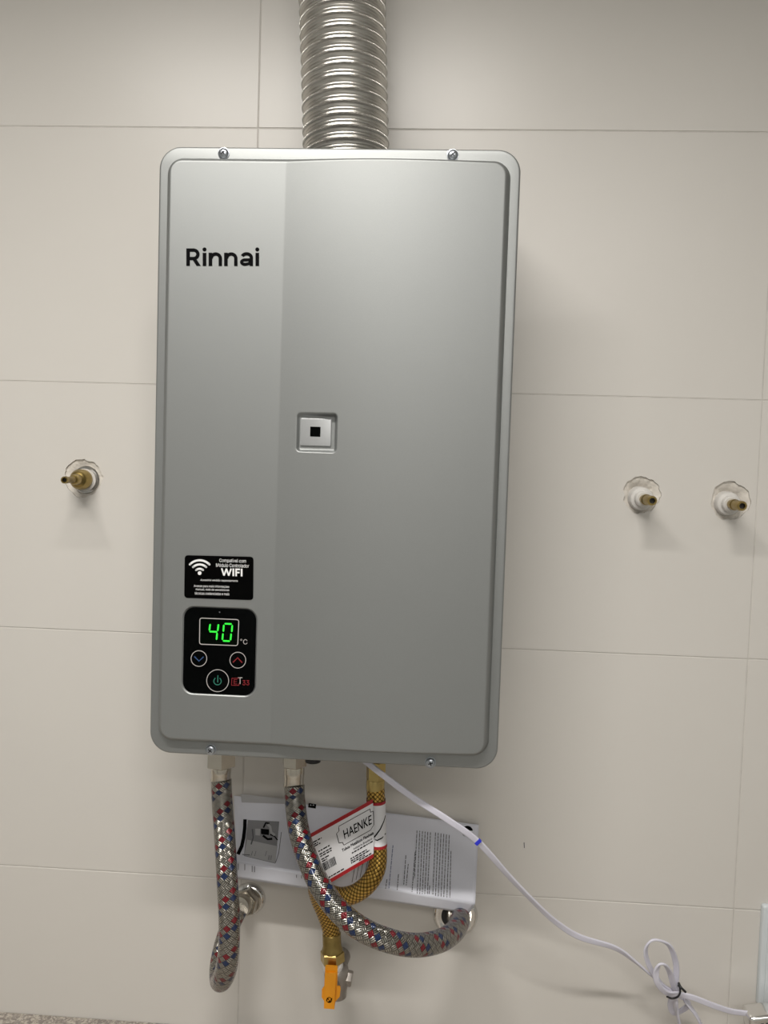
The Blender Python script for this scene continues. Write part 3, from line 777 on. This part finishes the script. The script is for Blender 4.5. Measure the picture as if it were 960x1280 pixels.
# ------------------------------------------------------------------ leaflet
def ytop(x): return 994.5+(x-292)*0.1165+(0.8*math.sin((x-292)/40))
def yfold(x): return 1077+(x-297)*0.178
def ybot(x): return 1097.5+(x-296)*0.153
def ldep(x, y):
    t = (y-ytop(x))/(yfold(x)-ytop(x))
    if t <= 1: return 0.006+0.047*max(0, t)**1.7
    return 0.053-0.012*(t-1)*3
lf = thing('instruction_leaflet', at(445, 1060, 0.02), 'white printed instruction leaflet tucked behind the hoses with its lower edge folded', 'leaflet')
bm = bmesh.new(); NX, NT = 60, 30; rows = []
for i in range(NX+1):
    col = []
    for k in range(NT+1):
        f = k/NT
        xt = 292+(598.5-292)*i/NX; xbm = 296+(594-296)*i/NX
        x = xt+(xbm-xt)*f; y = ytop(x)+(yfold(x)-ytop(x))*f
        col.append(bm.verts.new(at(x, y, ldep(x, y))))
    rows.append(col)
for i in range(NX):
    for k in range(NT): bm.faces.new((rows[i][k], rows[i][k+1], rows[i+1][k+1], rows[i+1][k]))
sh = obj('sheet', bm, M['paper'], lf, ang=80); thin(sh, 0.0003)
bm = bmesh.new(); rows = []
for i in range(NX+1):
    col = []
    for k in range(7):
        f = k/6; x = 296+(594-296)*i/NX; x2 = 296+(586.5-296)*i/NX; xx = x+(x2-x)*f
        y = yfold(xx)+(ybot(xx)-yfold(xx))*f
        col.append(bm.verts.new(at(xx, y, 0.0532-0.003*f-0.001*f*f)))
    rows.append(col)
for i in range(NX):
    for k in range(6): bm.faces.new((rows[i][k], rows[i][k+1], rows[i+1][k+1], rows[i+1][k]))
fl = obj('folded_edge', bm, M['paperback'], lf, ang=80); thin(fl, 0.0003)
LPn = lambda x, y: at(x, y, ldep(x, y)+0.0005)
bmk, bmg, bmm, bml, bmb = (bmesh.new() for _ in range(5))
def grid_poly(bm, c, n=6, fn=LPn):
    """quad c (4 px corners) subdivided so it follows the sheet"""
    V = {}
    for i in range(n+1):
        for k in range(n+1):
            a = Vector(c[0]).lerp(Vector(c[1]), i/n); b_ = Vector(c[3]).lerp(Vector(c[2]), i/n); p = a.lerp(b_, k/n)
            V[i, k] = bm.verts.new(fn(p.x, p.y))
    for i in range(n):
        for k in range(n): bm.faces.new((V[i, k], V[i+1, k], V[i+1, k+1], V[i, k+1]))
LP2 = lambda x, y: at(x, y, ldep(x, y)+0.0008)
LP3 = lambda x, y: at(x, y, ldep(x, y)+0.0011)
def Z2(x, y): return (290+x/7.385, 990+y/7.385)
def P2(L): return [Z2(*p) for p in L]
add_stroke(bmk, P2([(120, 252), (118, 330), (108, 420), (90, 500), (55, 575)]), 4.4, LPn, sub=4)     # black curved band
grid_poly(bmm, P2([(146, 258), (436, 272), (400, 660), (110, 590)]), 8)
grid_poly(bml, P2([(140, 440), (418, 500), (398, 655), (112, 585)]), 5, LP2)
grid_poly(bmk, P2([(266, 338), (342, 345), (340, 398), (268, 388)]), 3, LP3)
grid_poly(bml, P2([(214, 338), (262, 340), (258, 402), (216, 398)]), 3, LP3)
add_stroke(bmk, P2([(290, 330), (312, 285), (345, 290)]), 2.0, LP3, sub=3)
add_stroke(bml, P2([(330, 300), (352, 320), (362, 372), (395, 400)]), 3.0, LP3, sub=3)
add_stroke(bmk, P2([(285, 402), (330, 436), (372, 432)]), 2.6, LP3, sub=3)
add_stroke(bmk, P2([(352, 392), (395, 412), (420, 444)]), 1.5, LP3, sub=3)
add_stroke(bmg, P2([(188, 342), (196, 420), (176, 484)]), 1.6, LP3, sub=3)
add_stroke(bmg, P2([(95, 576), (165, 582)]), 1.0, LP3, sub=3)
for x in (190, 222, 320): add_stroke(bmg, P2([(x, 545), (x-14, 592)]), 0.5, LP3, sub=2)
for x in (340, 352, 366): add_stroke(bmg, P2([(x, 585), (x-6, 628)]), 0.5, LP3, sub=2)
add_stroke(bmg, P2([(456, 370), (432, 560), (402, 652)]), 0.7, LPn, sub=6)
for x, y0, y1 in ((58, 660, 720), (118, 665, 722), (186, 680, 738), (208, 684, 740), (595, 765, 792), (642, 768, 798)):
    add_stroke(bmg, P2([(x, y0), (x, y1)]), 0.8, lambda x, y: at(x, y, 0.0545))
add_stroke(bmk, [(385.5, 1006.5), (395, 1008)], 5.5, LPn, sub=2)
for x in (387.5, 391): add_stroke(bml, [(x, 1006.2), (x+1.6, 1006.6)], 1.2, LP2)
# rotated body text on the right half: columns of tiny unreadable words
def Zr(x, y): return (460+x/6.4, 1010+y/6.4)
def wordline(bm, xa, ya, xb_, yb_, wd=0.95):
    rnd = random.Random(int(xa*7+ya)); a, b_ = Vector(Zr(xa, ya)), Vector(Zr(xb_, yb_)); L_ = (b_-a).length; s = 0
    t = (b_-a)/L_
    while s < L_-0.8:
        l = min(rnd.uniform(1.6, 6.0), L_-s)
        add_stroke(bm, [tuple(a+t*s), tuple(a+t*(s+l))], wd, LPn, sub=2); s += l+0.95
for k, x in enumerate((392, 414, 436, 457, 478, 500)): wordline(bmg, x, 180+k*3, x-20-k*1.0, 688 if k else 560)
wordline(bmg, 378, 350, 352, 672)
for k, x in enumerate((540, 562, 584, 606, 628, 650)): wordline(bmg, x, 196+k*4, x-22 + (3 if k == 5 else 0), 700+k*3)
wordline(bmg, 664, 345, 655, 715)
wordline(bmg, 494, 620, 488, 698)
for xa, ya, xb_, yb_ in ((303, 378, 286, 615), (322, 448, 306, 618), (244, 530, 234, 655), (142, 262, 128, 420), (152, 570, 140, 648)): wordline(bmg, xa, ya, xb_, yb_)
wordline(bmb, 200, 298, 166, 650)
cxr, cyr = Zr(795, 188)
for a0, a1 in ((-PI*0.95, -0.15), (0.85*PI*0.75, 0.85*PI*1.0)):
    add_poly(bmk, [(cxr+7*math.cos(a0+(a1-a0)*k/12), cyr+7*math.sin(a0+(a1-a0)*k/12)) for k in range(13)], LPn)
for nm, b2, mm in (('black_print', bmk, 'ink'), ('small_print', bmg, 'inkgrey'), ('photo_print', bmm, 'inkmid'), ('light_print', bml, 'inklight'), ('blue_print', bmb, 'inkblue')):
    tag(pobj(nm, b2, M[mm], sh), kind='stuff')
# strip of translucent tape at the top edge
bm = bmesh.new(); grid_poly(bm, [(301, 992.5), (358, 999), (358, 1005), (302, 1003)], 4, lambda x, y: at(x, y, ldep(x, max(y, ytop(x)))+0.0007)); pobj('tape_strip', bm, M['inklight'], lf)

# ------------------------------------------------------------------ hose label
hl = thing('hose_label', at(465, 1030, 0.10), 'white paper label with red borders and barcode wrapped round the brass hose', 'label')
LQ = [(384.5, 1044.0), (466.0, 998.8), (466.8, 1072.0), (409.0, 1106.0)]       # TL TR BR BL
def lab(u, v):
    a = Vector(LQ[0]).lerp(Vector(LQ[1]), u); b_ = Vector(LQ[3]).lerp(Vector(LQ[2]), u); p = a.lerp(b_, v)
    dep = 0.078+0.0235*u+0.004*math.sin(PI*u)*(1-v)+0.006*math.sin(PI*min(1, u*1.3))*v
    return p.x+0.9*math.sin(PI*v)*u, p.y, dep
def LB(off=0.0): return lambda u, v: at(lab(u, v)[0], lab(u, v)[1], lab(u, v)[2]+off)
def lgrid(bm, u0, u1, v0, v1, nu=10, nv=4, off=0.0):
    f = LB(off); V = [[bm.verts.new(f(u0+(u1-u0)*i/nu, v0+(v1-v0)*k/nv)) for k in range(nv+1)] for i in range(nu+1)]
    for i in range(nu):
        for k in range(nv): bm.faces.new((V[i][k], V[i][k+1], V[i+1][k+1], V[i+1][k]))
bm = bmesh.new(); lgrid(bm, 0, 1, 0, 1, 24, 20); o = obj('flag', bm, M['labelpaper'], hl, ang=80); thin(o, 0.0003); flag = o
for va, vb in ((0, 0.068), (0.932, 1)):
    bm = bmesh.new(); lgrid(bm, 0, 1, va, vb, 24, 2, 0.0004); pobj('red_border', bm, M['labelred'], flag)
bm = bmesh.new(); f = LB(0.0004)
def lt(s, u0, u1, v0, v1, bold=0): add_text(bm, s, u0, u1, v1, v0, f, bold=bold, plain=True)
lt('HAENKE', 0.50, 0.965, 0.245, 0.405, 0.006)
fr = [(0.45, 0.14), (0.95, 0.14), (0.955, 0.20), (1.0, 0.205), (1.0, 0.44), (0.94, 0.50), (0.47, 0.50), (0.455, 0.44), (0.40, 0.42), (0.395, 0.24), (0.44, 0.22)]
add_stroke(bm, fr, 0.010, f, closed=True, sub=3)
lt('Tubos Metálicos Flexíveis', 0.42, 0.995, 0.545, 0.60, 0.02)
lt('Indústria Brasileira', 0.62, 0.97, 0.635, 0.675); lt('CNPJ 00.000.000', 0.58, 0.98, 0.69, 0.725) if False else None
rnd = random.Random(3)
def fake(u0, u1, v, h=0.021):
    u = u0
    while u < u1-0.01:
        l = min(rnd.uniform(0.02, 0.07), u1-u); P = [(u, v), (u+l, v), (u+l, v+h), (u, v+h)]
        add_poly(bm, P, f); u += l+0.012
for v, u0, u1 in ((0.70, 0.58, 0.98), (0.785, 0.54, 0.86), (0.825, 0.54, 0.92), (0.862, 0.54, 0.82), (0.895, 0.70, 0.96),
                  (0.16, 0.03, 0.17), (0.20, 0.03, 0.10), (0.235, 0.03, 0.15), (0.36, 0.06, 0.25), (0.42, 0.06, 0.28), (0.46, 0.06, 0.26), (0.52, 0.06, 0.20), (0.56, 0.06, 0.15), (0.885, 0.06, 0.40)):
    fake(u0, u1, v)
u = 0.05
while u < 0.27:
    wv = rnd.choice((0.004, 0.008, 0.012)); add_poly(bm, [(u, 0.60), (u+wv, 0.60), (u+wv, 0.75), (u, 0.75)], f); u += wv+rnd.choice((0.005, 0.009))
pobj('label_lettering', bm, M['ink'], flag)
# band round the hose
def hose_c(py): 
    ys = [(1000, 470, .086), (1040, 471, .088), (1068, 472.5, .092)]
    for (a, xa, da), (b_, xb_, db) in zip(ys[:-1], ys[1:]):
        if py <= b_: break
    k = (py-a)/(b_-a); return at(xa+(xb_-xa)*k, py, da+(db-da)*k)
def band(bm, ya, yb, r, a0=0, a1=2*PI, n=40, m_=8):
    rings = []
    for k in range(m_+1):
        c = hose_c(ya+(yb-ya)*k/m_); rings.append([bm.verts.new(c+Vector((math.cos(a0+(a1-a0)*i/n)*r, math.sin(a0+(a1-a0)*i/n)*r, 0))) for i in range(n+1)])
    for A, B in zip(rings[:-1], rings[1:]):
        for i in range(n): bm.faces.new((A[i], A[i+1], B[i+1], B[i]))
bm = bmesh.new(); band(bm, 999.5, 1056, GR+0.0005); o = obj('wrapped_band', bm, M['labelpaper'], hl, ang=80)
for va, vb in ((998.6, 1002.3), (1053.0, 1056.6)):
    bm = bmesh.new(); band(bm, va, vb, GR+0.0007, m_=2); obj('red_border', bm, M['labelred'], hl, ang=80)
bm = bmesh.new()
def bandf(ang, py): c = hose_c(py); r = GR+0.0008; return c+Vector((math.sin(ang)*r, -math.cos(ang)*r, 0))
add_stroke(bm, [(1.25, 1019), (1.0, 1024), (0.55, 1034), (0.0, 1043.5), (-0.15, 1044.5), (0.3, 1044.6), (0.8, 1042.4), (1.3, 1040)], 0.10, bandf) if False else None
def bstroke(L_, wpx):
    P = [Vector(p) for p in L_]; A = []; B = []
    for i, p in enumerate(P):
        t = (P[min(i+1, len(P)-1)]-P[max(i-1, 0)]); t2 = Vector((t.x*12, t.y)).normalized(); n = Vector((-t2.y, t2.x))*wpx/2
        A.append(bm.verts.new(bandf(p.x+n.x/12, p.y+n.y))); B.append(bm.verts.new(bandf(p.x-n.x/12, p.y-n.y)))
    for i in range(len(P)-1): bm.faces.new((A[i], B[i], B[i+1], A[i+1]))
bstroke([(1.3, 1017), (0.9, 1023), (0.45, 1031), (0.0, 1038), (-0.4, 1043.5)], 1.6); bstroke([(-0.45, 1044), (0.1, 1044.6), (0.6, 1042.5), (1.2, 1039)], 1.5)
pobj('band_lettering', bm, M['ink'], hl)
# back leaf hanging below the flag
bm = bmesh.new(); c4 = [(404, 1108), (463.5, 1072), (460, 1092), (428, 1106)]
BL = lambda off: (lambda x, y: at(x, y, 0.064+off))
grid_poly(bm, [(400, 1100), (464, 1066), (461, 1092), (430, 1116)], 5, BL(0)); o = obj('back_leaf', bm, M['paper'], hl); thin(o, 0.0003)
bm = bmesh.new()
for k, x in enumerate((441, 446, 451, 457)): add_stroke(bm, [(x+3, 1081-k*2), (x-1, 1103-k*3)], 0.7, BL(0.0004))
pobj('back_leaf_print', bm, M['inkgrey'], o)

# ------------------------------------------------------------------ power cord
def ribbon(bm, ctrl, wd=0.0068, th=0.0026, step=0.003):
    """ctrl = (px, py, depth, roll in degrees): flat two-core flex"""
    P5 = [tuple(at(x, y, d))+(math.radians(r),) for x, y, d, r in ctrl]
    cc = catmull(P5, 10); P = [Vector(p[:3]) for p in cc]; rl = [p[3] for p in cc]
    sec = []
    for sgn in (1, -1):       # figure-of-eight section: two cores
        for k in range(9):
            a = -PI/2+PI*k/8 if sgn == 1 else PI/2+PI*k/8
            sec.append((sgn*(wd/2-th/2)+math.cos(a)*th/2, math.sin(a)*th/2))
        sec.append((0, sgn*th*0.40))
    rings = []
    for i in range(len(P)):
        T = (P[min(i+1, len(P)-1)]-P[max(i-1, 0)]).normalized()
        v = Vector((0, -1, 0)); n = (v-T*v.dot(T)).normalized(); s = T.cross(n)
        c_, s_ = math.cos(rl[i]), math.sin(rl[i]); n2 = n*c_+s*s_; s2 = s*c_-n*s_
        rings.append([bm.verts.new(P[i]+s2*a+n2*b_) for a, b_ in sec])
    m_ = len(sec)
    for A, B in zip(rings[:-1], rings[1:]):
        for k in range(m_): bm.faces.new((A[k], A[(k+1) % m_], B[(k+1) % m_], B[k]))
    bm.faces.new(rings[0][::-1]); bm.faces.new(rings[-1]); flip_fix(bm)
pc = thing('power_cord', at(845, 1240, 0.04), 'flat white power cord running from under the heater to a tied bundle lower right', 'cable')
bm = bmesh.new()
ribbon(bm, [(455, 950, .115, 0), (475, 966, .125, 5), (515, 996, .133, 0), (560, 1025, .130, 0), (597, 1052, .120, 0), (637, 1096, .100, 25), (669, 1129, .086, 30), (694, 1152, .076, 15), (724, 1171, .066, 0), (769, 1185, .055, 20), (795, 1203, .050, 55), (816, 1221, .046, 70), (842, 1241, .042, 60)])
obj('main_run', bm, M['cord'], pc, ang=60)
bm = bmesh.new()
ribbon(bm, [(846, 1242, .043, 60), (828, 1232, .046, 50), (812, 1208, .052, 40), (807, 1188, .056, 45), (814, 1176, .058, 60), (826, 1176, .056, 60), (838, 1184, .052, 45), (845, 1205, .046, 25), (845, 1226, .042, 30), (845, 1241, .040, 40)])
obj('cord_loop', bm, M['cord'], pc, ang=60)
bm = bmesh.new()
ribbon(bm, [(848, 1243, .052, 0), (833, 1241, .058, -20), (822, 1229, .062, -15), (820, 1216, .064, 10), (824, 1206, .065, 50), (831, 1206, .063, 60), (837, 1215, .058, 40), (841, 1229, .052, 30), (846, 1242, .046, 30)])
obj('cord_loop', bm, M['cord'], pc, ang=60)
for ctrl in ([(844, 1241, .038, 60), (845, 1255, .036, 70), (847, 1270, .034, 80), (852, 1290, .03, 80), (858, 1312, .03, 80), (868, 1316, .03, 80), (880, 1296, .03, 70), (872, 1272, .034, 70), (856, 1250, .038, 60)],
             [(841, 1244, .034, 30), (838, 1256, .028, 20), (842, 1266, .026, 20), (852, 1263, .026, 10), (860, 1256, .028, 0), (856, 1248, .032, 20), (848, 1243, .036, 30)],):
    bm = bmesh.new(); ribbon(bm, ctrl); obj('cord_loop', bm, M['cord'], pc, ang=60)
bm = bmesh.new(); ribbon(bm, [(848, 1243, .045, 10), (866, 1247, .044, 0), (892, 1257, .040, 0), (914, 1264, .036, 5), (936, 1267, .034, 10)]); obj('plug_lead', bm, M['cord'], pc, ang=60)
bm = bmesh.new(); q = at(597.5, 1052.5, 0.1206); T = (at(637, 1096, .100)-at(560, 1025, .130)).normalized()
box(bm, -0.0020, 0.0020, -0.0016, 0.0016, -0.0036, 0.0036, 0.0004, 1, Matrix.Translation(q) @ Matrix.Rotation(math.radians(43), 4, 'Y')); obj('tape_mark', bm, M['bluemark'], pc)
bm = bmesh.new(); tube(bm, catmull(pts([(834, 1246, .056), (840, 1248, .062), (847, 1246, .060), (850, 1241, .056), (850, 1236, .052), (849, 1231, .046)]), 6), 0.0011, 8, 0.001)
tube(bm, catmull(pts([(834, 1246, .056), (836, 1243, .036), (842, 1238, .030), (849, 1231, .046)]), 6), 0.0011, 8, 0.001)
tube(bm, catmull(pts([(848.5, 1229, .050), (851, 1234, .056), (857, 1240, .056)]), 6), 0.0014, 8, 0.001)
obj('cable_tie', bm, M['tie'], pc)
# plug end: bright metal shell with dark slots
p0, p1 = at(931, 1267, .034), at(972, 1262, .034)
ax = (p1-p0).normalized()
mt = Matrix.Translation(p0) @ ax.to_track_quat('X', 'Z').to_matrix().to_4x4()
bm = bmesh.new(); box(bm, 0, 0.045, -0.013, 0.013, -0.022, 0.0035, 0.0045, 4, mt); sh_ = obj('plug', bm, M['chrome'], pc, ang=50)
bm = bmesh.new()
for k in range(4): box(bm, 0.012+k*0.006, 0.0155+k*0.006, -0.0134, -0.010, -0.016, -0.004, 0.0003, 1, mt)
obj('plug_slots', bm, M['dark'], sh_, smooth=False)

# socket plate at the right border
ax_, bx2 = at(953.5, 1131, 0.004), at(946, 1256, 0.004)
op = thing('socket_plate', (bx2.x+0.06, 0, bx2.z), 'pale plastic socket cover plate at the right edge of the picture above the plug', 'socket')
bm = bmesh.new(); plate(bm, rr(bx2.x, bx2.x+0.118, bx2.z, ax_.z, 0.003, 4), -0.007, -0.0003, bev=0.0025, seg=3); pl = obj('frame', bm, M['outlet'], op)
bm = bmesh.new(); plate(bm, rr(bx2.x+0.006, bx2.x+0.112, bx2.z+0.006, ax_.z-0.006, 0.002, 4), -0.0085, -0.006, bev=0.0006, seg=2); obj('insert', bm, M['outlet'], op)

# ------------------------------------------------------------------ capped water points on the wall
def stub_left():
    c = at(104, 598, 0.0); t = thing('brass_tailpiece', (c.x, 0, c.z), 'brass pipe stub in a chrome ring on the wall left of the heater', 'pipe fitting')
    tip = at(80.5, 600, 0.075); st = Vector((c.x+0.001, 0.010, c.z-0.001)); d = tip-st; L_ = d.length
    a = d.normalized()
    bm = bmesh.new(); P0 = Vector((c.x+0.003, 0.009, c.z-0.0015))
    lathe(bm, [(0.0165, 0.0), (0.0168, 0.0085), (0.0160, 0.0095), (0.0150, 0.0095), (0.0148, 0.006), (0.011, 0.006)], P0, (0, -1, 0), 40); flip_fix(bm); obj('chrome_ring', bm, M['chrome'], t, ang=40)
    bm = bmesh.new(); lathe(bm, [(0.0118, 0.0), (0.0122, 0.016), (0.0135, 0.017), (0.0135, 0.019)], P0, a, 32); flip_fix(bm); obj('white_washer', bm, M['whiteplastic'], t)
    bm = bmesh.new(); lathe(bm, [(0.0110, 0.006), (0.0120, 0.020), (0.0122, 0.030), (0.0112, 0.0315), (0.0110, 0.033), (0.0104, 0.034), (0.0098, 0.0375), (0.0090, 0.0385), (0.0066, 0.040), (0.0062, 0.052), (0.0050, 0.056), (0.0038, 0.057), (0.0036, L_-0.010), (0.0040, L_-0.009), (0.0040, L_), (0.0026, L_), (0.0026, L_-0.006)], st, a, 32); flip_fix(bm)
    obj('brass_body', bm, M['brass'], t, ang=35)
    bm = bmesh.new(); lathe(bm, [(0.0025, L_-0.0055), (0.0025, L_-0.005)], st, a, 16); flip_fix(bm); obj('bore', bm, M['dark'], t)
stub_left()
def stub_right(cx, cy, tx, ty, label, rb):
    c = at(cx, cy, 0.0); t = thing('pipe_stub', (c.x, 0, c.z), label, 'pipe fitting', 'capped pipe stubs right of the heater')
    tip = at(tx, ty, 0.052); st = Vector((c.x, 0.011, c.z)); d = tip-st; L_ = d.length
    bm = bmesh.new(); lathe(bm, [(rb*1.05, 0.0), (rb*1.05, 0.010), (rb, 0.0115), (rb, 0.018), (rb*0.93, 0.0195), (rb*0.70, 0.0205), (rb*0.66, 0.027), (rb*0.55, 0.0285), (rb*0.40, 0.0285)], st, d, 32); flip_fix(bm)
    obj('plastic_body', bm, M['whiteplastic'], t, ang=35)
    bm = bmesh.new(); lathe(bm, [(0.0052, 0.026), (0.0056, 0.034), (0.0062, 0.0345), (0.0062, 0.040), (0.0054, 0.041), (0.0056, L_-0.002), (0.0050, L_), (0.0032, L_), (0.0032, L_-0.005)], st, d, 24); flip_fix(bm)
    obj('brass_tip', bm, M['brass'], t, ang=35)
    bm = bmesh.new(); lathe(bm, [(0.0031, L_-0.0045), (0.0031, L_-0.004)], st, d, 16); flip_fix(bm); obj('bore', bm, M['dark'], t)
stub_right(800.5, 623, 815.5, 626, 'white plastic pipe stub with brass tip nearer the heater, in a round chipped hole', 0.0135)
stub_right(909, 629, 928, 632.5, 'white plastic pipe stub with brass tip farther right, beside the vertical tile joint', 0.0135)
